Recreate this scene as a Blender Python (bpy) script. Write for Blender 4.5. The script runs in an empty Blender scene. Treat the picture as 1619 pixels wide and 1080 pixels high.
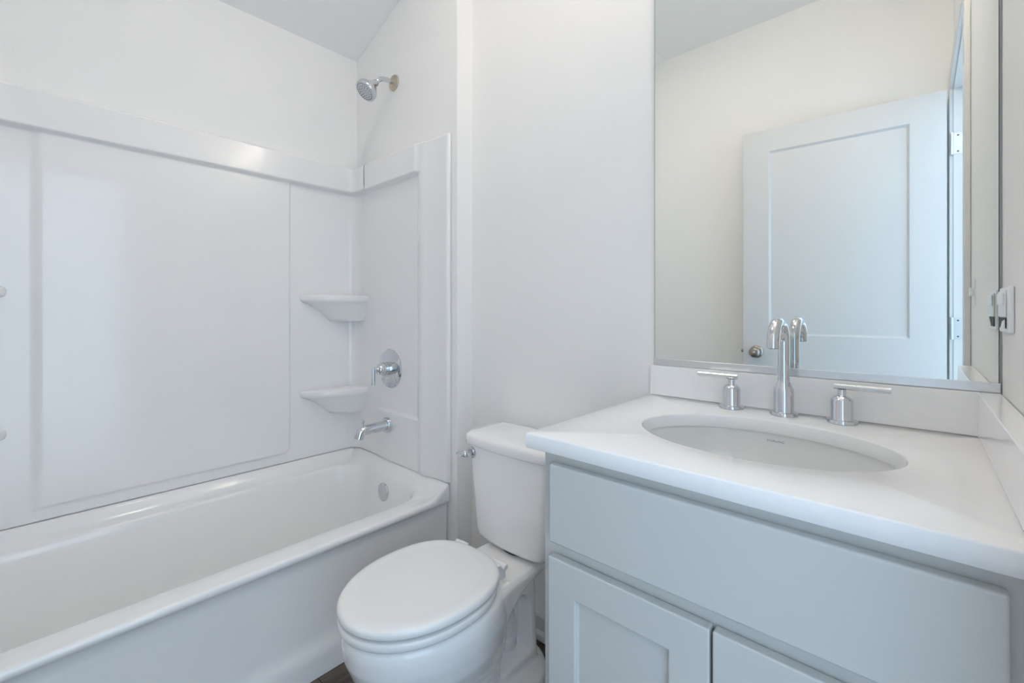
import bpy, bmesh, math, random
import numpy as np
from mathutils import Vector, Matrix

random.seed(4)
S = bpy.context.scene
COL = S.collection
PI = math.pi

# ------------------------------------------------------------------ camera, world, lights, exposure
F_PX, YAW, CX, CY, CZ, V0 = 705.12, math.radians(42.307), -0.1136, -1.2054, 1.1005, 493.06
cam_d = bpy.data.cameras.new('camera')
cam = bpy.data.objects.new('camera', cam_d)
COL.objects.link(cam)
S.camera = cam
cam.location = (CX, CY, CZ)
cam.rotation_euler = (PI / 2, 0, YAW)
cam_d.sensor_width = 36.0
cam_d.sensor_fit = 'HORIZONTAL'
cam_d.lens = F_PX / 1619 * 36.0
cam_d.shift_y = -(540 - V0) / 1619
cam_d.clip_start = 0.02

world = bpy.data.worlds.new('daylight')
S.world = world
world.use_nodes = True
bg = world.node_tree.nodes['Background']
bg.inputs[0].default_value = (0.58, 0.785, 1.0, 1)
bg.inputs[1].default_value = 2.35


def lamp(name, kind, loc, power, color, rot=(0, 0, 0), **kw):
    d = bpy.data.lights.new(name, kind)
    d.energy = power
    d.color = color
    for k, v in kw.items():
        setattr(d, k, v)
    o = bpy.data.objects.new(name, d)
    COL.objects.link(o)
    o.location = loc
    o.rotation_euler = rot
    return o


# flush ceiling lamp over the middle of the room, three-bulb lamp over the mirror, daylight portal in the doorway
lamp('ceiling_lamp', 'AREA', (-1.05, -0.62, 2.655), 2.8, (1.0, 0.905, 0.80), shape='DISK', size=0.30)
lamp('vanity_lamp', 'AREA', (-0.335, -0.10, 2.34), 4.5, (1.0, 0.89, 0.77), (PI / 2, 0, 0), shape='RECTANGLE', size=0.56, size_y=0.12)
portal = lamp('doorway_portal', 'AREA', (0.06, -1.09, 1.02), 1.0, (1, 1, 1), (0, PI / 2, 0), shape='RECTANGLE', size=2.04, size_y=0.77)
portal.data.cycles.is_portal = True

S.cycles.diffuse_bounces = 10
S.cycles.max_bounces = 16
vs = S.view_settings
vs.view_transform = 'Standard'
vs.look = 'None'
vs.gamma = 1
vs.exposure = 0.27
vs.use_curve_mapping = False

# ------------------------------------------------------------------ measures
FZ = -0.012                  # floor
XL = -2.192                  # left wall
YS = -0.077                  # alcove end wall (shower head)
YF = -1.52                   # front wall
XC = -1.426                  # outer corner between alcove end wall and toilet wall
ZL, ZC, XB = 2.352, 2.676, -1.29   # low ceiling at left wall, flat ceiling, break line
D0, D1 = -1.475, -0.708      # door opening along the right wall
DH = 2.05


# ------------------------------------------------------------------ materials
def mat(name, color, rough=0.5, metal=0.0, coat=0.0, bump=0.0, bscale=200.0, var=0.0, vscale=3.0, spec=0.5):
    m = bpy.data.materials.new(name)
    m.use_nodes = True
    nt = m.node_tree
    p = nt.nodes['Principled BSDF']
    p.inputs['Base Color'].default_value = (*color, 1)
    p.inputs['Roughness'].default_value = rough
    p.inputs['Metallic'].default_value = metal
    p.inputs['Coat Weight'].default_value = coat
    p.inputs['Coat Roughness'].default_value = 0.05
    p.inputs['Specular IOR Level'].default_value = spec
    tc = nt.nodes.new('ShaderNodeTexCoord')
    if var > 0:
        n = nt.nodes.new('ShaderNodeTexNoise')
        n.inputs['Scale'].default_value = vscale
        n.inputs['Detail'].default_value = 4
        nt.links.new(tc.outputs['Object'], n.inputs['Vector'])
        mx = nt.nodes.new('ShaderNodeMix')
        mx.data_type = 'RGBA'
        mx.inputs['A'].default_value = (*[c * (1 - var) for c in color], 1)
        mx.inputs['B'].default_value = (*[min(1, c * (1 + var)) for c in color], 1)
        nt.links.new(n.outputs['Fac'], mx.inputs['Factor'])
        nt.links.new(mx.outputs['Result'], p.inputs['Base Color'])
    if bump > 0:
        n2 = nt.nodes.new('ShaderNodeTexNoise')
        n2.inputs['Scale'].default_value = bscale
        n2.inputs['Detail'].default_value = 3
        nt.links.new(tc.outputs['Object'], n2.inputs['Vector'])
        b = nt.nodes.new('ShaderNodeBump')
        b.inputs['Strength'].default_value = bump
        b.inputs['Distance'].default_value = 0.002
        nt.links.new(n2.outputs['Fac'], b.inputs['Height'])
        nt.links.new(b.outputs['Normal'], p.inputs['Normal'])
    return m


M_WALL = mat('wall_paint', (0.885, 0.873, 0.86), 0.75, bump=0.10, bscale=160, var=0.012, vscale=2.0, spec=0.3)
M_CEIL = mat('ceiling_paint', (0.88, 0.885, 0.89), 0.9, bump=0.06, bscale=140, spec=0.2)
M_TRIM = mat('trim_paint', (0.70, 0.70, 0.695), 0.35)
M_DOOR = mat('door_paint', (0.66, 0.665, 0.675), 0.38, bump=0.04, bscale=90)
M_ACRYL = mat('white_acrylic', (0.86, 0.85, 0.845), 0.16, coat=0.3)
M_TUB = mat('tub_enamel', (0.89, 0.88, 0.865), 0.14, coat=0.3)
M_PORC = mat('white_porcelain', (0.92, 0.905, 0.895), 0.10, coat=0.3)
M_SEAT = mat('seat_plastic', (0.87, 0.855, 0.84), 0.22)
M_SINK = mat('sink_porcelain', (0.80, 0.80, 0.78), 0.10, coat=0.3)
M_CAB = mat('cabinet_paint', (0.60, 0.60, 0.585), 0.38, bump=0.03, bscale=300, var=0.01, vscale=6)
M_PLATE = mat('plate_plastic', (0.86, 0.87, 0.88), 0.30)
M_CHROME = mat('chrome', (0.68, 0.69, 0.71), 0.035, metal=1.0)
M_NICKEL = mat('brushed_nickel', (0.38, 0.345, 0.31), 0.28, metal=1.0, bump=0.03, bscale=400)
M_FLANGE = mat('aged_nickel', (0.55, 0.47, 0.39), 0.30, metal=1.0)
M_HINGE = mat('satin_steel', (0.66, 0.68, 0.70), 0.35, metal=1.0)
M_ALU = mat('mirror_channel', (0.80, 0.82, 0.84), 0.25, metal=1.0)
M_DARK = mat('dark_rubber_and_shade', (0.03, 0.035, 0.04), 0.6)  # dark small parts, and the painted shade in the outlet recess
M_EDGE = mat('glass_edge', (0.06, 0.10, 0.09), 0.25)
M_INK = mat('grey_ink', (0.12, 0.12, 0.13), 0.6)
M_FACE = mat('spray_face', (0.66, 0.68, 0.69), 0.35)
M_CARPET = mat('hall_floor', (0.80, 0.77, 0.74), 0.95, bump=0.3, bscale=400)

M_MIRROR = mat('mirror_silver', (0.90, 0.925, 0.90), 0.0, metal=1.0)


def quartz():
    m = mat('white_quartz', (0.88, 0.88, 0.89), 0.18, coat=0.15)
    nt = m.node_tree
    p = nt.nodes['Principled BSDF']
    tc = [n for n in nt.nodes if n.type == 'TEX_COORD'][0]
    w = nt.nodes.new('ShaderNodeTexNoise')
    w.inputs['Scale'].default_value = 2.4
    w.inputs['Detail'].default_value = 8
    w.inputs['Distortion'].default_value = 1.8
    nt.links.new(tc.outputs['Object'], w.inputs['Vector'])
    r = nt.nodes.new('ShaderNodeValToRGB')
    r.color_ramp.elements[0].position = 0.485
    r.color_ramp.elements[0].color = (0.91, 0.90, 0.895, 1)
    r.color_ramp.elements[1].position = 0.53
    r.color_ramp.elements[1].color = (0.91, 0.90, 0.895, 1)
    e = r.color_ramp.elements.new(0.505)
    e.color = (0.89, 0.885, 0.885, 1)
    nt.links.new(w.outputs['Fac'], r.inputs['Fac'])
    nt.links.new(r.outputs['Color'], p.inputs['Base Color'])
    return m


M_QUARTZ = quartz()


def plank_floor():
    m = mat('dark_wood_planks', (0.10, 0.075, 0.06), 0.45)
    nt = m.node_tree
    p = nt.nodes['Principled BSDF']
    tc = [n for n in nt.nodes if n.type == 'TEX_COORD'][0]
    br = nt.nodes.new('ShaderNodeTexBrick')
    br.inputs['Scale'].default_value = 1.0
    br.inputs['Brick Width'].default_value = 1.2
    br.inputs['Row Height'].default_value = 0.15
    br.inputs['Mortar Size'].default_value = 0.0015
    br.inputs['Color1'].default_value = (0.085, 0.066, 0.055, 1)
    br.inputs['Color2'].default_value = (0.125, 0.098, 0.082, 1)
    br.inputs['Mortar'].default_value = (0.02, 0.015, 0.012, 1)
    mp = nt.nodes.new('ShaderNodeMapping')
    mp.inputs['Rotation'].default_value = (0, 0, PI / 2)
    nt.links.new(tc.outputs['Object'], mp.inputs['Vector'])
    nt.links.new(mp.outputs['Vector'], br.inputs['Vector'])
    mp2 = nt.nodes.new('ShaderNodeMapping')
    mp2.inputs['Scale'].default_value = (70, 4, 1)
    nt.links.new(tc.outputs['Object'], mp2.inputs['Vector'])
    n = nt.nodes.new('ShaderNodeTexNoise')
    n.inputs['Scale'].default_value = 1.0
    n.inputs['Detail'].default_value = 8
    nt.links.new(mp2.outputs['Vector'], n.inputs['Vector'])
    r = nt.nodes.new('ShaderNodeValToRGB')
    r.color_ramp.elements[0].position = 0.35
    r.color_ramp.elements[0].color = (0.45, 0.42, 0.40, 1)
    r.color_ramp.elements[1].position = 0.68
    r.color_ramp.elements[1].color = (1.5, 1.4, 1.35, 1)
    nt.links.new(n.outputs['Fac'], r.inputs['Fac'])
    mx = nt.nodes.new('ShaderNodeMix')
    mx.data_type = 'RGBA'
    mx.blend_type = 'MULTIPLY'
    mx.inputs['Factor'].default_value = 1
    nt.links.new(br.outputs['Color'], mx.inputs['A'])
    nt.links.new(r.outputs['Color'], mx.inputs['B'])
    nt.links.new(mx.outputs['Result'], p.inputs['Base Color'])
    return m


M_FLOOR = plank_floor()


# ------------------------------------------------------------------ builders
ROOTLOC = {}


def attach(o, parent):
    if parent is not None:
        o.parent = parent
        o.matrix_parent_inverse = Matrix.Translation(-Vector(ROOTLOC.get(parent.name, (0, 0, 0))))


def mk(name, verts, faces, m, parent=None, smooth=True, bevel=0.0, segs=2, sharp=None, recalc=True):
    me = bpy.data.meshes.new(name)
    me.from_pydata([tuple(map(float, v)) for v in verts], [], [tuple(map(int, f)) for f in faces])
    if recalc:
        bm = bmesh.new()
        bm.from_mesh(me)
        bmesh.ops.remove_doubles(bm, verts=bm.verts, dist=1e-6)
        bmesh.ops.recalc_face_normals(bm, faces=bm.faces)
        bm.to_mesh(me)
        bm.free()
    me.materials.append(m)
    if smooth:
        me.shade_smooth()
    if sharp:
        me.set_sharp_from_angle(angle=math.radians(sharp))
    o = bpy.data.objects.new(name, me)
    COL.objects.link(o)
    attach(o, parent)
    if bevel > 0:
        b = o.modifiers.new('bevel', 'BEVEL')
        b.width = bevel
        b.segments = segs
        b.limit_method = 'ANGLE'
        b.angle_limit = math.radians(40)
        b.harden_normals = True
    return o


class MB:
    """collects shapes into one mesh"""

    def __init__(self):
        self.v = []
        self.f = []

    def add(self, v, f):
        n = len(self.v)
        self.v += [tuple(p) for p in v]
        self.f += [tuple(i + n for i in q) for q in f]
        return self

    def box(self, x0, x1, y0, y1, z0, z1):
        v = [(x, y, z) for z in (z0, z1) for y in (y0, y1) for x in (x0, x1)]
        return self.add(v, [(0, 2, 3, 1), (4, 5, 7, 6), (0, 1, 5, 4), (2, 6, 7, 3), (0, 4, 6, 2), (1, 3, 7, 5)])

    def loft(self, rings, cap0=True, cap1=True, closed=True):
        n = len(rings[0])
        v = [p for r in rings for p in r]
        f = []
        for i in range(len(rings) - 1):
            for j in range(n if closed else n - 1):
                k = (j + 1) % n
                f.append((i * n + j, i * n + k, (i + 1) * n + k, (i + 1) * n + j))
        if cap0:
            f.append(tuple(range(n))[::-1])
        if cap1:
            f.append(tuple((len(rings) - 1) * n + j for j in range(n)))
        return self.add(v, f)

    def lathe(self, prof, o, axis=(0, 0, 1), n=40, cap0=True, cap1=True):
        a = Vector(axis).normalized()
        t = Vector((1, 0, 0)) if abs(a.x) < 0.9 else Vector((0, 1, 0))
        e1 = (t - a * t.dot(a)).normalized()
        e2 = a.cross(e1)
        o = Vector(o)
        rings = [[o + a * h + e1 * (r * math.cos(2 * PI * k / n)) + e2 * (r * math.sin(2 * PI * k / n)) for k in range(n)] for r, h in prof]
        return self.loft(rings, cap0, cap1)

    def tube(self, pts, rad, n=24):
        pts = [Vector(p) for p in pts]
        if not hasattr(rad, '__len__'):
            rad = [rad] * len(pts)
        tang = []
        for i in range(len(pts)):
            a = pts[max(0, i - 1)]
            b = pts[min(len(pts) - 1, i + 1)]
            tang.append((b - a).normalized())
        t0 = tang[0]
        ref = Vector((0, 0, 1)) if abs(t0.z) < 0.9 else Vector((1, 0, 0))
        e1 = (ref - t0 * ref.dot(t0)).normalized()
        rings = []
        for p, t, r in zip(pts, tang, rad):
            e1 = (e1 - t * e1.dot(t)).normalized()
            e2 = t.cross(e1)
            rings.append([p + e1 * (r * math.cos(2 * PI * k / n)) + e2 * (r * math.sin(2 * PI * k / n)) for k in range(n)])
        return self.loft(rings)

    def build(self, name, m, parent=None, **kw):
        return mk(name, self.v, self.f, m, parent, **kw)


def thing(name, label, cat, loc=(0, 0, 0), group=None):
    o = bpy.data.objects.new(name, None)
    o.empty_display_size = 0.05
    COL.objects.link(o)
    o.location = loc
    ROOTLOC[o.name] = loc
    return tag(o, label, cat, group)


def tag(o, label, cat, group=None):
    o['label'] = label
    o['category'] = cat
    if group:
        o['group'] = group
    return o


def struct(o, label=None, cat=None):
    o['kind'] = 'structure'
    if label:
        o['label'] = label
        o['category'] = cat
    return o


def sst(a, b, x):
    t = np.clip((np.asarray(x, float) - a) / (b - a), 0, 1)
    return t * t * (3 - 2 * t)


def rrect(x0, x1, y0, y1, r, z, m=12, k=8):
    """rounded rectangle, fixed topology"""
    r = max(1e-4, min(r, (x1 - x0) / 2 - 1e-4, (y1 - y0) / 2 - 1e-4))
    pts = []
    cs = [(x1 - r, y1 - r, 0), (x0 + r, y1 - r, 90), (x0 + r, y0 + r, 180), (x1 - r, y0 + r, 270)]
    for i, (cx, cy, a0) in enumerate(cs):
        for j in range(k + 1):
            a = math.radians(a0 + 90 * j / k)
            pts.append((cx + r * math.cos(a), cy + r * math.sin(a), z))
        nx, ny, na = cs[(i + 1) % 4]
        p = pts[-1]
        q = (nx + r * math.cos(math.radians(na)), ny + r * math.sin(math.radians(na)))
        for j in range(1, m):
            t = j / m
            pts.append((p[0] + (q[0] - p[0]) * t, p[1] + (q[1] - p[1]) * t, z))
    return pts


def framed(mb, O, ex, ez, en, w, h, th, xs, zs, panels, depth, bev):
    """slab with recessed panels on its front; O = lower left corner of the front, en = outward normal"""
    O, ex, ez, en = map(Vector, (O, ex, ez, en))
    P = lambda a, c, d: tuple(O + ex * a + ez * c - en * d)
    for i in range(len(xs) - 1):
        for j in range(len(zs) - 1):
            a0, a1, c0, c1 = xs[i], xs[i + 1], zs[j], zs[j + 1]
            out = [P(a0, c0, 0), P(a1, c0, 0), P(a1, c1, 0), P(a0, c1, 0)]
            if (i, j) in panels:
                inn = [P(a0 + bev, c0 + bev, depth), P(a1 - bev, c0 + bev, depth), P(a1 - bev, c1 - bev, depth), P(a0 + bev, c1 - bev, depth)]
                mb.add(out + inn, [(0, 1, 5, 4), (1, 2, 6, 5), (2, 3, 7, 6), (3, 0, 4, 7), (4, 5, 6, 7)])
            else:
                mb.add(out, [(0, 1, 2, 3)])
    # rim and back
    for i in range(len(xs) - 1):
        mb.add([P(xs[i], 0, 0), P(xs[i + 1], 0, 0), P(xs[i + 1], 0, th), P(xs[i], 0, th)], [(0, 1, 2, 3)])
        mb.add([P(xs[i], h, 0), P(xs[i + 1], h, 0), P(xs[i + 1], h, th), P(xs[i], h, th)], [(0, 1, 2, 3)])
    for j in range(len(zs) - 1):
        mb.add([P(0, zs[j], 0), P(0, zs[j + 1], 0), P(0, zs[j + 1], th), P(0, zs[j], th)], [(0, 1, 2, 3)])
        mb.add([P(w, zs[j], 0), P(w, zs[j + 1], 0), P(w, zs[j + 1], th), P(w, zs[j], th)], [(0, 1, 2, 3)])
    for i in range(len(xs) - 1):
        for j in range(len(zs) - 1):
            mb.add([P(xs[i], zs[j], th), P(xs[i + 1], zs[j], th), P(xs[i + 1], zs[j + 1], th), P(xs[i], zs[j + 1], th)], [(0, 1, 2, 3)])
    return mb


# ------------------------------------------------------------------ room shell
WT = 0.115
struct(MB().box(XL - WT, WT, YF - WT, WT, FZ - 0.05, FZ).build('floor', M_FLOOR, smooth=False))
struct(MB().box(WT, 3.2, -3.2, 1.4, FZ - 0.05, FZ).build('floor_hall', M_CARPET, smooth=False))
struct(MB().box(XL - WT, XL, YF, YS, FZ, ZL).build('wall_left', M_WALL, smooth=False))
struct(MB().box(XC, 0, 0, WT, FZ, ZC).build('wall_back', M_WALL, smooth=False))
mb = MB()
n_ = [(XL - WT, FZ), (XC, FZ), (XC, ZC), (XB, ZC), (XL, ZL), (XL - WT, ZL)]
prof = [(XL - WT, FZ), (XC, FZ), (XC, ZL + (XC - XL) * (ZC - ZL) / (XB - XL)), (XL, ZL), (XL - WT, ZL)]
mb.loft([[(x, YS, z) for x, z in prof], [(x, WT, z) for x, z in prof]])
struct(mb.build('wall_alcove', M_WALL, smooth=False, bevel=0.003))
prof = [(XL - WT, FZ), (WT, FZ), (WT, ZC), (XB, ZC), (XL, ZL), (XL - WT, ZL)]
mb = MB().loft([[(x, YF - WT, z) for x, z in prof], [(x, YF, z) for x, z in prof]])
struct(mb.build('wall_front', M_WALL, smooth=False))
mb = MB()
mb.box(0, WT, D1 + 0.02, WT, FZ, ZC).box(0, WT, YF, D0 - 0.02, FZ, ZC).box(0, WT, D0 - 0.02, D1 + 0.02, DH + 0.02, ZC)
struct(mb.build('wall_right', M_WALL, smooth=False))
prof = [(XL - WT, ZL), (XL, ZL), (XB, ZC), (WT, ZC), (WT, ZC + 0.1), (XB, ZC + 0.1), (XL - WT, ZL + 0.1)]
mb = MB().loft([[(x, YF - WT, z) for x, z in prof], [(x, WT, z) for x, z in prof]])
struct(mb.build('ceiling', M_CEIL, smooth=False))

# baseboard with shoe moulding on the toilet wall and on the return of the alcove wall
bp = [(0, FZ), (0, 0.068), (-0.006, 0.068), (-0.010, 0.063), (-0.013, 0.056), (-0.013, 0.012), (-0.024, 0.004), (-0.028, -0.004), (-0.028, FZ)]
mb = MB().loft([[(XC, y, z) for y, z in bp], [(-0.64, y, z) for y, z in bp]])
struct(mb.build('baseboard_back', M_TRIM, smooth=False))

# door frame: jamb lining with stop, casing on the room side
mb = MB()
mb.box(-0.002, WT, D1, D1 + 0.02, FZ, DH).box(-0.002, WT, D0 - 0.02, D0, FZ, DH).box(-0.002, WT, D0 - 0.02, D1 + 0.02, DH, DH + 0.02)
mb.box(0.040, 0.075, D1 - 0.011, D1, FZ, DH).box(0.040, 0.075, D0, D0 + 0.011, FZ, DH).box(0.040, 0.075, D0, D1, DH - 0.011, DH)
struct(mb.build('trim_1', M_TRIM, smooth=False, bevel=0.0012))
mb = MB()
cw = 0.057
for a, b in ((D1 + 0.005, D1 + 0.005 + cw),):
    mb.box(-0.015, -0.0005, a, b, FZ, DH + 0.005 + cw)
mb.box(-0.015, -0.0005, YF + 0.001, D0 - 0.005, FZ, DH + 0.005 + cw)
mb.box(-0.015, -0.0005, D0 - 0.005, D1 + 0.005, DH + 0.005, DH + 0.005 + cw)
struct(mb.build('trim_2', M_TRIM, smooth=False, bevel=0.003))

# ------------------------------------------------------------------ room door, opened flat towards the front wall (seen in the mirror)
hx, hy, lx, ly = -0.0228, -1.4369, -0.7995, -1.3875
dv = Vector((lx - hx, ly - hy, 0))
dw = dv.length
ex = dv.normalized()
en = Vector((-ex.y, ex.x, 0))
if en.y < 0:
    en = -en
door_z0, door_h = FZ + 0.012, 2.04 - FZ - 0.012
mb = MB()
st = 0.118
za = [0, 0.20, 0.80 - door_z0, 0.982 - door_z0, 1.927 - door_z0, door_h]
framed(mb, (hx, hy, door_z0), ex, (0, 0, 1), en, dw, door_h, 0.035, [0, st, dw - st, dw], za, {(1, 1), (1, 3)}, 0.011, 0.009)
door = struct(mb.build('door_1', M_DOOR, smooth=False))
door['label'] = 'white two-panel door standing open, seen in the mirror'
kp = Vector((hx, hy, 0.893)) + ex * (dw - 0.062)
for sgn, off in ((1, 0.0), (-1, 0.035)):
    o = kp - en * off
    mb = MB().lathe([(0.0315, 0), (0.0325, 0.003), (0.031, 0.007), (0.022, 0.010), (0.0115, 0.013), (0.0105, 0.028), (0.014, 0.034), (0.0235, 0.041), (0.0275, 0.050), (0.0265, 0.059), (0.020, 0.066), (0.010, 0.069), (0.001, 0.0695)], o, en * sgn)
    k = mb.build('door_knob', M_NICKEL, door)
    if sgn > 0:
        MB().lathe([(0.0055, 0), (0.005, 0.004), (0.001, 0.0045)], o + en * 0.069, en, n=16).build('lock_button', M_FLANGE, k)
# latch bolt on the free edge
c = Vector((hx, hy, 0.893)) + ex * (dw + 0.006) - en * 0.0175
MB().lathe([(0.009, -0.007), (0.009, 0.004), (0.004, 0.008)], c, ex, n=16).build('latch_bolt', M_NICKEL, door)
# hinges: leaf on the jamb face with knuckle
for hz in (0.25, 1.03, 1.815):
    mb = MB().box(-0.003, 0.040, D0 - 0.0005, D0 + 0.0022, hz - 0.045, hz + 0.045)
    h = mb.build('hinge', M_HINGE, door, smooth=False, bevel=0.001)
    for a, b in ((0.012, -0.034), (0.028, 0.0), (0.012, 0.034)):
        MB().lathe([(0.0032, 0), (0.0025, 0.0006)], (a, D0 + 0.0023, hz + b), (0, 1, 0), n=12).build('screw', M_DARK, h)
    MB().lathe([(0.0055, -0.047), (0.0055, 0.047)], (-0.007, D0 + 0.006, hz), (0, 0, 1), n=14).build('knuckle', M_HINGE, h, sharp=40)

# ------------------------------------------------------------------ tub surround
Z0, ZBAND, ZTOP = 0.4352, 1.674, 1.800
DB, DP, DBAND = 0.012, 0.022, 0.042


def band(z):
    """0 under the ledge, 1 on it, rounded off at the top"""
    return sst(ZBAND - 0.006, ZBAND + 0.008, z)


def top_round(z):
    t = np.clip((z - (ZTOP - 0.010)) / 0.010, 0, 1)
    return np.sqrt(np.clip(1 - t * t, 0, 1))


def d_back(y, z):
    # raised centre panel: rounded rectangle field
    l = sst(-1.190, -1.160, y)
    rr = 0.030
    qy, qz = y - (-0.406 - rr), (0.477 + rr) - z
    sd = np.minimum(np.maximum(qy, qz), 0) + np.hypot(np.maximum(qy, 0), np.maximum(qz, 0)) - rr
    p = np.minimum(l, 1 - sst(-0.006, 0.007, sd))
    d = DB + (DP - DB) * p
    # ledge, its lower lip swelling into the columns
    d = d + (DBAND - d) * band(z)
    return d * top_round(z)


zs_ = sorted(set(list(np.linspace(Z0, 0.46, 3)) + list(np.linspace(0.464, 0.492, 13)) + list(np.linspace(0.496, 0.512, 5)) + list(np.linspace(0.53, 1.66, 16)) +
                 list(np.linspace(ZBAND - 0.008, ZBAND + 0.010, 9)) + list(np.linspace(ZBAND + 0.02, ZTOP - 0.012, 5)) + list(np.linspace(ZTOP - 0.010, ZTOP, 9))))
SEAM = -2.050
RC = 0.068


def back_panel():
    cols = []
    # each entry: function(d) -> (x, y), plus y used for the depth field
    for x in np.linspace(SEAM, XL + RC, 5)[:-1]:
        cols.append((lambda d, x=x: (x, YS - d), 0.0))
    for a in np.linspace(0, PI / 2, 13):
        cols.append((lambda d, a=a: (XL + RC - (RC - d) * math.sin(a), YS - RC + (RC - d) * math.cos(a)), 0.0))
    ys = sorted(set(list(np.linspace(YS - RC, -0.42, 8)) + list(np.linspace(-0.442, -0.396, 20)) + list(np.linspace(-0.45, -1.15, 14)) + list(np.linspace(-1.192, -1.158, 11)) + list(np.linspace(-1.2, YF + RC, 6))), reverse=True)
    for y in ys[1:-1]:
        cols.append((lambda d, y=y: (XL + d, y), y))
    for a in np.linspace(PI / 2, 0, 13):
        cols.append((lambda d, a=a: (XL + RC - (RC - d) * math.sin(a), YF + RC - (RC - d) * math.cos(a)), 0.0))
    for x in np.linspace(XL + RC, SEAM, 5)[1:]:
        cols.append((lambda d, x=x: (x, YF + d), 0.0))
    v, f = [], []
    n = len(cols)
    for z in zs_:
        for fn, y in cols:
            if y != 0.0:
                d = float(d_back(y, z))
            else:
                d = float((DB + (DBAND - DB) * band(z)) * top_round(z))
            d = max(d, 0.0015)
            X, Y = fn(d)
            v.append((X, Y, z))
    for i in range(len(zs_) - 1):
        for j in range(n - 1):
            f.append((i * n + j, i * n + j + 1, (i + 1) * n + j + 1, (i + 1) * n + j))
    # close to the wall side
    m0 = len(v)
    for zz in (Z0, ZTOP):
        for fn, y in cols:
            X, Y = fn(0.001)
            v.append((X, Y, zz))
    for j in range(n - 1):
        f.append((j, j + 1, m0 + j + 1, m0 + j))
        a = (len(zs_) - 1) * n
        f.append((a + j, a + j + 1, m0 + n + j + 1, m0 + n + j))
    return v, f


EX1 = -1.462


def d_end(x, z):
    inx = 1 - sst(-1.668, -1.640, x)
    inz = sst(0.648, 0.660, z) * (1 - band(z))
    d = 0.022 - (0.022 - DB) * np.minimum(inx, inz)
    d = d + 0.010 * np.exp(-((x + 1.612) / 0.024) ** 2)
    d = d + (0.040 - 0.022) * band(z) * (1 - sst(-1.66, -1.62, x))
    # below the step the field meets the seam level again near the corner
    d = np.where(z < 0.66, DB + (d - DB) * sst(-2.03, -1.86, x), d)
    # outer slope and rounded edge
    d = d - 0.006 * sst(-1.580, -1.520, x)
    t = np.clip((x - (EX1 - 0.012)) / 0.012, 0, 1)
    d = d * np.sqrt(np.clip(1 - t ** 2, 0, 1))
    return d * top_round(z)


def end_panel(ybase, sgn):
    xs = sorted(set(list(np.linspace(SEAM, -1.68, 14)) + list(np.linspace(-1.672, -1.636, 11)) + list(np.linspace(-1.62, -1.50, 9)) + list(np.linspace(EX1 - 0.012, EX1, 9))))
    zz = sorted(set(zs_ + list(np.linspace(0.64, 0.67, 9))))
    v, f = [], []
    n = len(xs)
    for z in zz:
        for x in xs:
            d = max(0.0015, float(d_end(x, z)))
            v.append((x, ybase + sgn * d, z))
    for i in range(len(zz) - 1):
        for j in range(n - 1):
            f.append((i * n + j, i * n + j + 1, (i + 1) * n + j + 1, (i + 1) * n + j))
    m0 = len(v)
    for z in (zz[0], zz[-1]):
        for x in xs:
            v.append((x, ybase + sgn * 0.001, z))
    for j in range(n - 1):
        f.append((j, j + 1, m0 + j + 1, m0 + j))
        a = (len(zz) - 1) * n
        f.append((a + j, a + j + 1, m0 + n + j + 1, m0 + n + j))
    return v, f


sur = thing('tub_surround', 'white moulded acrylic wall surround above the bathtub', 'tub surround', (XL + 0.3, -0.8, Z0))
v, f = back_panel()
mk('back_panel', v, f, M_ACRYL, sur, sharp=50)
v, f = end_panel(YS, -1)
mk('end_panel', v, f, M_ACRYL, sur, sharp=50)
v, f = end_panel(YF, 1)
mk('end_panel', v, f, M_ACRYL, sur, sharp=50)


def shelf(ycorner, sgn, ztop):
    rings = []
    na = 28
    A, B = 0.128, 0.280
    for dz, sc in ((0.0, 0.955), (-0.003, 0.985), (-0.009, 1.0), (-0.022, 1.0), (-0.030, 0.985), (-0.037, 0.93), (-0.046, 0.86), (-0.062, 0.76), (-0.085, 0.65), (-0.108, 0.56), (-0.122, 0.50)):
        r = [(XL + 0.004, ycorner + sgn * 0.004, ztop + dz)]
        for k in range(na + 1):
            t = PI / 2 * k / na
            e = 2 / 1.75
            x = XL + 0.004 + (A * (sc if dz > -0.04 else 0.3 + 0.7 * sc)) * abs(math.cos(t)) ** e
            y = ycorner + sgn * (0.004 + B * sc * abs(math.sin(t)) ** e)
            r.append((x, y, ztop + dz))
        rings.append(r)
    return MB().loft(rings).build('corner_shelf', M_ACRYL, sur, sharp=60)


for zt in (1.178, 0.742):
    shelf(YS, -1, zt)
    shelf(YF, 1, zt)

# ------------------------------------------------------------------ bathtub
tub = thing('bathtub', 'white alcove bathtub with a plain apron along the left wall', 'bathtub', (-1.83, -0.8, FZ))
ZR = 0.383
tx0, ty0, ty1 = XL + 0.003, YF + 0.003, YS - 0.003


def tring(x0, x1, y0, y1, r, z, lift=True):
    pts = rrect(x0, x1, y0, y1, r, z, m=22, k=10)
    if not lift:
        return pts
    out = []
    for x, y, zz in pts:
        h = max(float(1 - sst(0.010, 0.052, x - XL)), float(1 - sst(0.010, 0.075, min(YS - y, y - YF)))) * 0.050
        out.append((x, y, zz + h))
    return out


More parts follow.
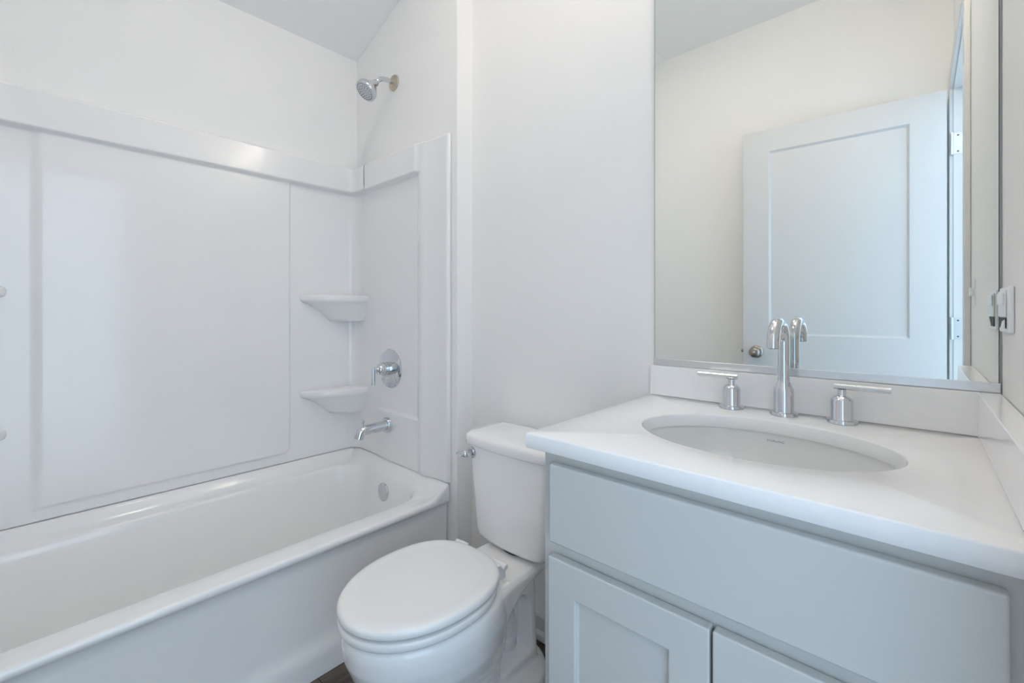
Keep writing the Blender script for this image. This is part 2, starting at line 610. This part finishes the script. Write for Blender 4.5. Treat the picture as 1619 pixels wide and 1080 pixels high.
rings = []
for x1, z in ((-1.462, FZ), (-1.4635, 0.040), (-1.4655, 0.060), (-1.471, 0.074), (-1.477, 0.088), (-1.480, 0.110), (-1.481, 0.20), (-1.480, 0.32), (-1.477, 0.346), (-1.469, 0.358), (-1.4635, 0.363), (-1.4622, 0.367)):
    rings.append(tring(tx0, x1, ty0, ty1, 0.008, z, False))
for ins, dz in ((0.0, -0.011), (0.0008, -0.007), (0.003, -0.003), (0.0065, -0.0008), (0.012, 0.0), (0.02, 0.0006), (0.030, 0.001), (0.040, 0.001)):
    rings.append(tring(tx0 + ins, -1.462 - ins, ty0 + ins, ty1 - ins, 0.012 + ins * 0.6, ZR + dz))
# basin
bx0, bx1, by0, by1 = -2.126, -1.546, -1.455, -0.128
for ins, z, r in ((-0.010, ZR + 0.001, 0.125), (-0.003, ZR - 0.0015, 0.125), (0.003, ZR - 0.006, 0.125), (0.007, ZR - 0.014, 0.125), (0.010, ZR - 0.026, 0.125), (0.018, 0.30, 0.125), (0.028, 0.22, 0.13), (0.040, 0.14, 0.14), (0.052, 0.10, 0.14), (0.075, 0.072, 0.13), (0.11, 0.060, 0.11), (0.18, 0.056, 0.07)):
    rings.append(tring(bx0 + ins, bx1 - ins, by0 + ins * 2.2, by1 - ins, r, z))
MB().loft(rings, cap0=False, cap1=True).build('tub_shell', M_TUB, tub, sharp=60)
oc = (-1.835, by1 - 0.0165, 0.316)
ov = MB().lathe([(0.036, -0.004), (0.0385, 0.002), (0.0375, 0.006), (0.033, 0.008), (0.012, 0.0085), (0.001, 0.0085)], oc, (0, -1, 0.08)).build('overflow_plate', M_CHROME, tub)
MB().lathe([(0.004, 0), (0.0035, 0.002), (0.0005, 0.0025)], (oc[0], oc[1] - 0.0085, oc[2]), (0, -1, 0.08), n=12).build('screw', M_HINGE, ov)
MB().lathe([(0.034, -0.002), (0.033, 0.004), (0.022, 0.004), (0.020, -0.001)], (-1.835, -0.42, 0.057), (0, 0, 1)).build('drain', M_CHROME, tub)

# ------------------------------------------------------------------ shower head
SX = -1.857
sh = thing('wall_shower', 'chrome shower head on a bent arm high on the alcove wall', 'shower head', (SX, YS, 2.13))
MB().lathe([(0.036, 0.0005), (0.036, 0.003), (0.034, 0.006), (0.016, 0.008), (0.0125, 0.011)], (SX, YS, 2.13), (0, -1, 0)).build('wall_flange', M_FLANGE, sh, sharp=50)
path = [(SX, YS - 0.004, 2.130), (SX, YS - 0.03, 2.1305)]
for t in np.linspace(0, 1, 9):
    a = t * math.radians(48)
    path.append((SX, YS - 0.038 - 0.058 * math.sin(a), 2.1305 - 0.058 * (1 - math.cos(a))))
e = path[-1]
dn = Vector((0, -math.cos(math.radians(48)), -math.sin(math.radians(48))))
path.append(tuple(Vector(e) + dn * 0.020))
MB().tube(path, 0.0105).build('shower_arm', M_CHROME, sh)
hb = Vector(e) + dn * 0.016
ax = Vector((-0.04, -0.66, -0.75)).normalized()
head = MB().lathe([(0.013, 0), (0.0155, 0.003), (0.0165, 0.012), (0.0185, 0.018), (0.024, 0.027), (0.033, 0.040), (0.0385, 0.047), (0.046, 0.058), (0.0475, 0.064), (0.0475, 0.074), (0.046, 0.077), (0.0435, 0.0775)], hb, ax, n=48).build('spray_head', M_CHROME, sh)
MB().lathe([(0.0435, 0.0765), (0.042, 0.0785), (0.001, 0.0800)], hb, ax, n=48).build('face_plate', M_FACE, head)
e1 = Vector((1, 0, 0))
e1 = (e1 - ax * e1.dot(ax)).normalized()
e2 = ax.cross(e1)
for rr, cnt in ((0.036, 24), (0.026, 14), (0.0165, 9), (0.007, 4)):
    mb = MB()
    for k in range(cnt):
        a = 2 * PI * k / cnt + rr * 40
        mb.lathe([(0.0022, 0), (0.0019, 0.002), (0.0008, 0.0024)], hb + ax * 0.0782 + e1 * rr * math.cos(a) + e2 * rr * math.sin(a), ax, n=8)
    mb.build('nozzle_ring', M_DARK, head)

# ------------------------------------------------------------------ tub and shower valve
VY = YS - 0.0125
VC = (-1.868, VY, 0.846)
va = thing('shower_valve', 'round chrome shower valve with a lever handle on the surround', 'faucet', VC)
MB().lathe([(0.0875, 0.0), (0.0875, 0.003), (0.085, 0.006), (0.060, 0.0085), (0.0585, 0.0075), (0.045, 0.009), (0.030, 0.010)], VC, (0, -1, 0), n=64).build('escutcheon', M_CHROME, va, sharp=35)
hub = MB().lathe([(0.030, 0.006), (0.030, 0.030), (0.0285, 0.032), (0.0285, 0.035), (0.030, 0.037), (0.030, 0.044), (0.027, 0.047), (0.024, 0.049), (0.024, 0.060), (0.022, 0.063), (0.011, 0.066), (0.009, 0.070), (0.009, 0.082)], VC, (0, -1, 0), n=40).build('handle_hub', M_CHROME, va, sharp=35)
MB().tube([(VC[0], VY - 0.086, VC[2] + 0.012), (VC[0], VY - 0.086, VC[2] - 0.066)], 0.0078).build('lever', M_CHROME, hub, sharp=40)

# ------------------------------------------------------------------ tub spout
TS = (-1.872, YS - 0.0225, 0.594)
ts_ = thing('tub_spout', 'chrome tub spout with a diverter knob below the shower valve', 'tub spout', TS)
MB().lathe([(0.034, 0), (0.034, 0.014), (0.032, 0.017), (0.024, 0.018)], TS, (0, -1, 0)).build('wall_flange', M_CHROME, ts_, sharp=40)
pp, rr_ = [], []
for t in np.linspace(0, 1, 10):
    pp.append((TS[0], TS[1] - 0.01 - 0.105 * t, TS[2] - 0.002 * t))
    rr_.append(0.0225 - 0.001 * t)
for a in np.linspace(0.15, 1, 8):
    an = a * math.radians(70)
    pp.append((TS[0], TS[1] - 0.115 - 0.024 * math.sin(an), TS[2] - 0.002 - 0.024 * (1 - math.cos(an))))
    rr_.append(0.0215 - 0.001 * a)
pp.append((TS[0], pp[-1][1] - 0.006, pp[-1][2] - 0.018))
rr_.append(0.0195)
MB().tube(pp, rr_, n=32).build('spout_body', M_CHROME, ts_, sharp=50)
MB().lathe([(0.004, 0), (0.004, 0.012), (0.0065, 0.014), (0.0065, 0.021), (0.005, 0.0225)], (TS[0], TS[1] - 0.122, TS[2] + 0.017), (0, 0, 1), n=20).build('diverter_knob', M_CHROME, ts_, sharp=40)

# ------------------------------------------------------------------ toilet
TXC = -1.052
toilet = thing('toilet', 'white two-piece toilet with closed lid between tub and vanity', 'toilet', (TXC, -0.35, FZ))


def egg(hw, yb, yf, z, n=72, wide=0.47, pb=2.5, pf=2.0):
    """outline of a round-front seat: yb back, yf front (more negative)"""
    L = yb - yf
    yc = yb - wide * L
    pts = []
    for k in range(n):
        t = 2 * PI * k / n
        cs, sn = math.cos(t), math.sin(t)
        if sn >= 0:      # back half, squarer
            x = hw * math.copysign(abs(cs) ** (2 / pb), cs)
            y = yc + (yb - yc) * abs(sn) ** (2 / pb)
        else:
            x = hw * math.copysign(abs(cs) ** (2 / pf), cs)
            y = yc - (yc - yf) * abs(sn) ** (2 / pf)
        pts.append((TXC + x, y, z))
    return pts


def remeshed(objs_add, objs_cut, name, m, parent, voxel, smooth_it):
    base = objs_add[0]
    for o in objs_add[1:]:
        b = base.modifiers.new('u', 'BOOLEAN')
        b.operation = 'UNION'
        b.solver = 'EXACT'
        b.object = o
    for o in objs_cut:
        b = base.modifiers.new('d', 'BOOLEAN')
        b.operation = 'DIFFERENCE'
        b.solver = 'EXACT'
        b.object = o
    r = base.modifiers.new('r', 'REMESH')
    r.mode = 'VOXEL'
    r.voxel_size = voxel
    r.use_smooth_shade = True
    s = base.modifiers.new('s', 'SMOOTH')
    s.factor = 0.5
    s.iterations = smooth_it
    bpy.context.view_layer.update()
    dg = bpy.context.evaluated_depsgraph_get()
    me = bpy.data.meshes.new_from_object(base.evaluated_get(dg))
    me.name = name
    me.materials.clear()
    me.materials.append(m)
    me.shade_smooth()
    for o in objs_add + objs_cut:
        d = o.data
        bpy.data.objects.remove(o)
        bpy.data.meshes.remove(d)
    o = bpy.data.objects.new(name, me)
    COL.objects.link(o)
    attach(o, parent)
    return o


# bowl: loft of egg sections
ZB = 0.364
secs = [(0.098, -0.255, -0.530, FZ, 2.2), (0.098, -0.255, -0.532, 0.02, 2.2), (0.092, -0.26, -0.530, 0.06, 2.2), (0.095, -0.26, -0.540, 0.11, 2.2),
        (0.116, -0.26, -0.590, 0.155, 2.2), (0.143, -0.265, -0.652, 0.20, 2.2), (0.161, -0.27, -0.695, 0.25, 2.2), (0.170, -0.275, -0.715, 0.30, 2.2),
        (0.172, -0.285, -0.719, 0.335, 2.2), (0.169, -0.29, -0.717, 0.355, 2.2), (0.160, -0.295, -0.708, ZB, 2.2)]
b1 = MB().loft([egg(hw, yb, yf, z, pb=pb) for hw, yb, yf, z, pb in secs]).build('tmp', M_PORC)
# deck behind the seat, its underside sweeping down into the bowl
rings = []
for y, hw, zb in ((-0.030, 0.098, 0.318), (-0.10, 0.104, 0.312), (-0.18, 0.108, 0.305), (-0.24, 0.112, 0.290), (-0.30, 0.120, 0.262), (-0.35, 0.134, 0.235), (-0.42, 0.148, 0.22)):
    zt = ZB - 0.002 - 0.012 * float(sst(-0.345, -0.25, y))
    c = 0.012
    rings.append([(TXC - hw, y, zt - c), (TXC - hw + c, y, zt), (TXC, y, zt + 0.0005), (TXC + hw - c, y, zt), (TXC + hw, y, zt - c), (TXC + hw * 0.98, y, zb + 0.02), (TXC + hw * 0.86, y, zb), (TXC - hw * 0.86, y, zb), (TXC - hw * 0.98, y, zb + 0.02)])
b2 = MB().loft(rings).build('tmp', M_PORC, smooth=False)
# rear pedestal with arched top
b3 = MB().loft([rrect(TXC - w, TXC + w, y0, y1, 0.026, z) for w, y0, y1, z in ((0.090, -0.40, -0.135, FZ), (0.086, -0.40, -0.138, 0.05), (0.080, -0.40, -0.140, 0.16), (0.078, -0.40, -0.140, 0.27), (0.076, -0.40, -0.150, 0.315), (0.072, -0.40, -0.165, 0.335))]).build('tmp', M_PORC, smooth=False)
# foot plate
b4 = MB().loft([rrect(TXC - w, TXC + w, y0, y1, r, z) for w, y0, y1, r, z in ((0.136, -0.50, -0.085, 0.13, FZ), (0.136, -0.50, -0.085, 0.13, 0.018), (0.131, -0.495, -0.090, 0.125, 0.034), (0.118, -0.485, -0.100, 0.112, 0.044), (0.096, -0.47, -0.118, 0.09, 0.052))]).build('tmp', M_PORC, smooth=False)
cuts = []
for sg in (-1, 1):
    # arched recess in the side of the pedestal, with the trapway rising inside it
    outl = []
    for k in range(17):
        a = PI * k / 16
        outl.append((-0.232 + 0.050 * math.cos(a), 0.205 + 0.052 * math.sin(a)))
    outl += [(-0.292, 0.15), (-0.305, 0.095), (-0.182, 0.095)]
    x0, x1 = TXC + sg * 0.032, TXC + sg * 0.16
    cuts.append(MB().loft([[(x0, y, z) for y, z in outl], [(x1, -0.24 + (y + 0.24) * 1.45, 0.17 + (z - 0.17) * 1.36) for y, z in outl]]).build('tmp', M_PORC, smooth=False))
bowl = remeshed([b1, b2, b3, b4], cuts, 'bowl', M_PORC, toilet, 0.0045, 6)
# trapway tube showing in the recess
mb = MB()
mb.tube([(TXC, -0.40, 0.07), (TXC, -0.34, 0.09), (TXC, -0.295, 0.13), (TXC, -0.262, 0.185), (TXC, -0.235, 0.20), (TXC, -0.222, 0.15), (TXC, -0.22, 0.05)], [0.040, 0.050, 0.056, 0.056, 0.050, 0.046, 0.046], n=24)
mb.build('trapway', M_PORC, bowl)
# bolt cap on the foot
for sg in (-1, 1):
    MB().lathe([(0.014, 0), (0.013, 0.010), (0.008, 0.016), (0.001, 0.018)], (TXC + sg * 0.108, -0.33, 0.044), (0, 0, 1), n=20).build('bolt_cap', M_SEAT, bowl)

# seat ring and lid
YB_, YF_ = -0.318, -0.727
rings = []
for sc, z in ((0.965, 0.3705), (0.99, 0.3715), (1.0, 0.375), (1.0, 0.385), (0.992, 0.3885), (0.975, 0.390)):
    rings.append(egg(0.170 * sc, YB_ - 0.01 - 0.2 * (1 - sc), YF_ + 0.2 * (1 - sc), z))
for sc, z in ((0.66, 0.390), (0.64, 0.384), (0.64, 0.375), (0.66, 0.3705)):
    rings.append(egg(0.170 * sc, YB_ - 0.085, YF_ + 0.07, z))
rings.append(rings[0])
MB().loft(rings, False, False).build('seat', M_SEAT, toilet)
rings = []
for sc, z in ((0.0, 0.3965), (0.955, 0.3965), (0.985, 0.3975), (0.998, 0.401), (1.0, 0.404), (1.0, 0.409), (0.992, 0.4135), (0.975, 0.4170), (0.95, 0.4190), (0.90, 0.4205), (0.84, 0.4213), (0.80, 0.4208), (0.76, 0.4210), (0.6, 0.423), (0.3, 0.4245), (0.0, 0.425)):
    s_ = max(sc, 0.002)
    yc_ = (YB_ + YF_) / 2
    rings.append(egg(0.171 * s_, yc_ + (YB_ - yc_) * s_, yc_ + (YF_ - 0.001 - yc_) * s_, z))
MB().loft(rings, False, False).build('seat_lid', M_SEAT, toilet)
for sg in (-1, 1):
    mb = MB()
    mb.box(TXC + sg * 0.075 - 0.016, TXC + sg * 0.075 + 0.016, YB_ - 0.012, YB_ + 0.018, ZB - 0.002, 0.404)
    mb.lathe([(0.0075, -0.024), (0.0085, -0.022), (0.0085, 0.022), (0.0075, 0.024)], (TXC + sg * 0.080, YB_ + 0.006, 0.400), (1, 0, 0), n=16)
    mb.build('hinge', M_SEAT, toilet, sharp=40, bevel=0.002)


# tank: sections with a bowed front
def tank_ring(w, yb, yf, bow, r, z):
    pts = rrect(TXC - w, TXC + w, yf, yb, r, z, m=14, k=8)
    out = []
    for x, y, zz in pts:
        t = (x - TXC) / w
        fr = max(0, min(1, (yb - y) / (yb - yf)))
        out.append((x, y - bow * (1 - t * t) * fr, zz))
    return out


tz = [(0.100, -0.05, -0.155, 0.358), (0.128, -0.040, -0.178, 0.360), (0.144, -0.034, -0.189, 0.367), (0.153, -0.030, -0.194, 0.380), (0.156, -0.028, -0.196, 0.40), (0.164, -0.026, -0.199, 0.50), (0.173, -0.024, -0.203, 0.60), (0.178, -0.024, -0.206, 0.660), (0.178, -0.024, -0.206, 0.672)]
MB().loft([tank_ring(w, yb, yf, 0.016, 0.034, z) for w, yb, yf, z in tz]).build('tank', M_PORC, toilet, sharp=70)
lz = [(0.178, -0.024, -0.206, 0.667), (0.187, -0.018, -0.214, 0.6675), (0.190, -0.016, -0.217, 0.671), (0.190, -0.016, -0.217, 0.690), (0.187, -0.018, -0.215, 0.698), (0.178, -0.026, -0.206, 0.7035), (0.150, -0.045, -0.180, 0.706), (0.06, -0.09, -0.13, 0.7075)]
MB().loft([tank_ring(w, yb, yf, 0.017 if i < 6 else 0.012, 0.040 if i < 6 else 0.03, z) for i, (w, yb, yf, z) in enumerate(lz)]).build('tank_lid', M_PORC, toilet, sharp=70)
MB().lathe([(0.075, 0), (0.075, 0.012)], (TXC, -0.115, 0.349), (0, 0, 1)).build('tank_gasket', M_DARK, toilet)
LV = Vector((-1.194, -0.2125, 0.641))
la = Vector((-0.1, -1, 0)).normalized()
lev = MB().lathe([(0.019, -0.004), (0.019, 0.004), (0.017, 0.007), (0.011, 0.008), (0.010, 0.016), (0.0125, 0.018), (0.0125, 0.026), (0.010, 0.028)], LV, la, n=28).build('flush_lever', M_CHROME, toilet, sharp=40)
c0 = LV + la * 0.022
MB().tube([c0 + Vector((0.004, 0, 0)), c0 + Vector((-0.010, -0.002, -0.002)), c0 + Vector((-0.030, -0.004, -0.006)), c0 + Vector((-0.042, -0.005, -0.008))], [0.0120, 0.0115, 0.008, 0.004], n=18).build('lever_arm', M_CHROME, lev)

# ------------------------------------------------------------------ vanity cabinet
VX0, VX1, VYF = -0.642, -0.004, -0.530
van = thing('vanity_cabinet', 'pale grey shaker vanity cabinet under the white countertop', 'cabinet', ((VX0 + VX1) / 2, -0.27, FZ))
CT = 0.842
MB().box(VX0, VX0 + 0.016, VYF + 0.019, -0.003, FZ, CT).build('side_panel', M_CAB, van, smooth=False, bevel=0.0008)
MB().box(VX1 - 0.016, VX1, VYF + 0.019, -0.003, FZ, CT).build('side_panel', M_CAB, van, smooth=False, bevel=0.0008)
mb = MB().box(VX0, VX0 + 0.04, VYF, VYF + 0.019, 0.10, CT).box(VX1 - 0.055, VX1, VYF, VYF + 0.019, 0.10, CT)
mb.box(VX0 + 0.04, VX1 - 0.055, VYF, VYF + 0.019, CT - 0.035, CT).box(VX0 + 0.04, VX1 - 0.055, VYF, VYF + 0.019, 0.640, 0.690).box(VX0 + 0.04, VX1 - 0.055, VYF, VYF + 0.019, 0.10, 0.14)
mb.build('face_frame', M_CAB, van, smooth=False)
MB().box(VX0 + 0.016, VX1 - 0.016, VYF + 0.075, VYF + 0.09, FZ, 0.10).build('toe_kick', M_CAB, van, smooth=False)
MB().box(VX0 + 0.016, VX1 - 0.016, VYF + 0.019, -0.02, 0.10, 0.116).build('cabinet_floor', M_CAB, van, smooth=False)
MB().box(VX0 + 0.016, VX1 - 0.016, -0.02, -0.003, 0.10, 0.78).build('back_panel', M_CAB, van, smooth=False)
FY = VYF - 0.0205
MB().box(-0.618, -0.046, FY, VYF - 0.001, 0.676, 0.820).build('drawer_front', M_CAB, van, bevel=0.004, segs=3)
for a, b in ((-0.620, -0.3325), (-0.3285, -0.046)):
    w, h = b - a, 0.650 - 0.115
    fr = 0.060
    mb = MB()
    framed(mb, (a, FY, 0.115), (1, 0, 0), (0, 0, 1), (0, -1, 0), w, h, 0.0195, [0, fr, w - fr, w], [0, fr, h - fr, h], {(1, 1)}, 0.009, 0.0012)
    mb.build('door', M_CAB, van, smooth=False, bevel=0.003)

# ------------------------------------------------------------------ countertop with oval cut-out, splashes
HC = 0.870
cx0, cx1, cy0, cy1 = -0.668, -0.002, -0.558, -0.002
SXc, SYc, SA, SB = -0.3365, -0.290, 0.211, 0.155
top = thing('countertop', 'white quartz vanity countertop with an oval sink cut-out', 'countertop', (SXc, -0.28, CT))
angs = sorted(set([2 * PI * k / 128 for k in range(128)] + [math.atan2(y - SYc, x - SXc) % (2 * PI) for x in (cx0, cx1) for y in (cy0, cy1)]))


def rect_ring(ins, z):
    r = []
    x0, x1, y0, y1 = cx0 + ins, cx1 - ins, cy0 + ins, cy1 - ins
    for a in angs:
        dx, dy = math.cos(a), math.sin(a)
        t = 1e9
        if dx > 1e-9: t = min(t, (x1 - SXc) / dx)
        if dx < -1e-9: t = min(t, (x0 - SXc) / dx)
        if dy > 1e-9: t = min(t, (y1 - SYc) / dy)
        if dy < -1e-9: t = min(t, (y0 - SYc) / dy)
        r.append((SXc + dx * t, SYc + dy * t, z))
    return r


def ell_ring(a_, b_, z):
    r = []
    for a in angs:
        dx, dy = math.cos(a), math.sin(a)
        t = 1 / math.sqrt((dx / a_) ** 2 + (dy / b_) ** 2)
        r.append((SXc + dx * t, SYc + dy * t, z))
    return r


rings = [rect_ring(0.0015, CT), rect_ring(0, CT + 0.0015), rect_ring(0, HC - 0.003), rect_ring(0.0009, HC - 0.0009), rect_ring(0.003, HC),
         ell_ring(SA + 0.003, SB + 0.003, HC), ell_ring(SA + 0.0008, SB + 0.0008, HC - 0.0009), ell_ring(SA, SB, HC - 0.003), ell_ring(SA, SB, CT + 0.0008), ell_ring(SA + 0.0008, SB + 0.0008, CT)]
rings.append(rings[0])
MB().loft(rings, False, False).build('slab', M_QUARTZ, top, sharp=50)
BSZ = 0.952
MB().box(cx0, cx1, -0.021, -0.002, HC + 0.0005, BSZ).build('backsplash', M_QUARTZ, top, smooth=False, bevel=0.0012)
MB().box(-0.032, cx1, cy0, -0.0215, HC + 0.0005, BSZ).build('side_splash', M_QUARTZ, top, smooth=False, bevel=0.0012)

# ------------------------------------------------------------------ sink basin
sink = thing('sink', 'white oval undermount sink basin set into the countertop', 'sink', (SXc, SYc, 0.69))


def bowl_scale(z):
    """radius factor of the basin at height z"""
    t = max(0.0, min(1.0, (CT - z) / 0.150))
    return (1 - t ** 2.6) ** (1 / 2.2)


rings = []
BA, BB = SA + 0.006, SB + 0.006
rings.append(ell_ring(BA + 0.022, BB + 0.022, CT - 0.0010))
rings.append(ell_ring(BA + 0.001, BB + 0.001, CT - 0.0010))
for z in list(np.linspace(CT - 0.002, CT - 0.125, 24)) + [CT - 0.133, CT - 0.14, CT - 0.145, CT - 0.148]:
    s_ = bowl_scale(z)
    rings.append(ell_ring(BA * s_, BB * s_, z))
rings.append(ell_ring(0.024, 0.024, CT - 0.1495))
inner = len(rings)
rings.append(ell_ring(0.024, 0.024, CT - 0.160))
for z in (CT - 0.158, CT - 0.13, CT - 0.09, CT - 0.05, CT - 0.012):
    s_ = bowl_scale(min(CT, z + 0.012))
    rings.append(ell_ring(BA * s_ + 0.010, BB * s_ + 0.010, z))
rings.append(ell_ring(BA + 0.022, BB + 0.022, CT - 0.012))
rings.append(rings[0])
basin = MB().loft(rings, False, False).build('basin', M_SINK, sink, sharp=60)
MB().lathe([(0.001, 0.002), (0.021, 0.002), (0.0255, 0.0025), (0.028, 0.001), (0.028, -0.002)], (SXc, SYc, CT - 0.149), (0, 0, 1)).build('drain', M_CHROME, sink)

# maker's lettering printed on the rear inner wall of the basin
tcu = bpy.data.curves.new('txt', 'FONT')
tcu.body = 'STERLING'
tcu.align_x = 'CENTER'
tcu.size = 0.0058
tcu.space_character = 1.15
tob = bpy.data.objects.new('txt', tcu)
COL.objects.link(tob)
bpy.context.view_layer.update()
tme = bpy.data.meshes.new_from_object(tob.evaluated_get(bpy.context.evaluated_depsgraph_get()))
bpy.data.objects.remove(tob)
LX, LZ = -0.337, 0.8235
vv = []
for p in tme.vertices:
    x = LX + p.co.x * 1.12
    z = LZ + p.co.y
    s_ = bowl_scale(z)
    y = SYc + BB * s_ * math.sqrt(max(0, 1 - ((x - SXc) / (BA * s_)) ** 2)) - 0.0005
    vv.append((x, y, z))
mk('lettering', vv, [tuple(p.vertices) for p in tme.polygons], M_INK, sink, smooth=False, recalc=False)

# ------------------------------------------------------------------ widespread faucet
FYY = -0.062
fa = thing('sink_faucet', 'chrome widespread faucet with gooseneck spout and two lever handles', 'faucet', (-0.334, FYY, HC))
z0 = HC
spx = -0.335
sp = MB().lathe([(0.0275, 0.0002), (0.0275, 0.0065), (0.0265, 0.008), (0.0205, 0.0085), (0.0198, 0.010), (0.0198, 0.056), (0.0190, 0.060), (0.0128, 0.074), (0.0120, 0.076), (0.0120, 0.082)], (spx, FYY, z0), n=48).build('spout_base', M_CHROME, fa, sharp=40)
pts = [(spx, FYY, z0 + 0.075), (spx, FYY, z0 + 0.11), (spx, FYY, 1.030)]
RB = 0.050
for a in np.linspace(0, PI, 25)[1:]:
    pts.append((spx, FYY - RB + RB * math.cos(a), 1.030 + RB * math.sin(a) * 0.98))
pts.append((spx, FYY - 2 * RB, 1.0255))
MB().tube(pts, 0.0118, n=36).build('gooseneck', M_CHROME, sp, sharp=40)
MB().lathe([(0.0100, 0), (0.0095, 0.0012), (0.007, 0.0008)], (spx, FYY - 2 * RB, 1.0256), (0, 0, -1), n=24).build('aerator', M_DARK, sp)
for hx_, sg in ((-0.444, -1), (-0.230, 1)):
    hb_ = MB().lathe([(0.0272, 0.0002), (0.0272, 0.0065), (0.0262, 0.008), (0.0205, 0.0085), (0.0196, 0.010), (0.0196, 0.047), (0.0186, 0.050), (0.0105, 0.057), (0.0085, 0.0575), (0.0075, 0.060), (0.0075, 0.070)], (hx_, FYY, z0), n=48).build('handle', M_CHROME, fa, sharp=40)
    MB().tube([(hx_ - sg * 0.0135, FYY, z0 + 0.0755), (hx_ + sg * 0.078, FYY, z0 + 0.0755)], 0.0058, n=24).build('lever', M_CHROME, hb_, sharp=40)

# ------------------------------------------------------------------ mirror
mir = thing('wall_mirror', 'large frameless mirror resting in a metal channel above the backsplash', 'mirror', (-0.33, -0.004, BSZ))
mx0, mx1, mz0, mz1 = -0.6625, -0.0035, 0.962, 2.20
body = MB().box(mx0, mx1, -0.0060, -0.0006, mz0, mz1).build('glass_edge', M_EDGE, mir, smooth=False)
MB().add([(mx0 + 0.0012, -0.0062, mz0), (mx1 - 0.0012, -0.0062, mz0), (mx1 - 0.0012, -0.0062, mz1), (mx0 + 0.0012, -0.0062, mz1)], [(0, 1, 2, 3)]).build('mirror_glass', M_MIRROR, mir, smooth=False, recalc=False)
MB().box(mx0 - 0.001, mx1 + 0.001, -0.0095, -0.0004, BSZ + 0.0006, 0.9705).build('channel', M_ALU, mir, smooth=False, bevel=0.0008)

# ------------------------------------------------------------------ outlet and switch on the right wall
pz0, pz1, py0, py1 = 1.066, 1.142, -0.149, -0.030
ou = thing('wall_outlet', 'white outlet plate with protruding device beside the mirror on right wall', 'outlet', (0, -0.09, 1.10))
MB().box(-0.006, -0.0005, py0, py1, pz0, pz1).build('cover_plate', M_PLATE, ou, smooth=False, bevel=0.002)
dv_ = MB().box(-0.0085, -0.0062, py0 + 0.030, py1 - 0.012, pz0 + 0.026, pz1 - 0.006).build('device_face', M_PLATE, ou, smooth=False, bevel=0.0015)
MB().box(-0.0105, -0.0087, py0 + 0.034, py1 - 0.016, pz1 - 0.030, pz1 - 0.010).build('rocker', M_PLATE, dv_, smooth=False, bevel=0.001)
MB().box(-0.0075, -0.0062, py0 + 0.030, py1 - 0.014, pz0 + 0.007, pz0 + 0.025).build('recess_shade', M_DARK, ou, smooth=False)  # dark slab painted in for the shadow below the protruding device
mb = MB().loft([[(-0.0076, py0 + 0.031, pz0 + 0.0075), (-0.0076, py0 + 0.063, pz0 + 0.0075), (-0.0076, py0 + 0.036, pz0 + 0.022)],
                [(-0.0105, py0 + 0.031, pz0 + 0.0075), (-0.0105, py0 + 0.058, pz0 + 0.0075), (-0.0105, py0 + 0.037, pz0 + 0.019)]])
mb.build('recess_lit_wedge', M_PLATE, ou, smooth=False)  # plate-white wedge standing for the lit triangle in the shaded recess
sw = thing('light_switch', 'small white switch further along the right wall, seen only in the mirror', 'switch', (0, -0.55, 1.155))
MB().box(-0.002, -0.0003, -0.578, -0.522, 1.118, 1.190).build('cover_plate', M_WALL, sw, smooth=False, bevel=0.0008)
MB().box(-0.010, -0.0022, -0.562, -0.538, 1.143, 1.166).build('toggle', M_PLATE, sw, smooth=False, bevel=0.002)
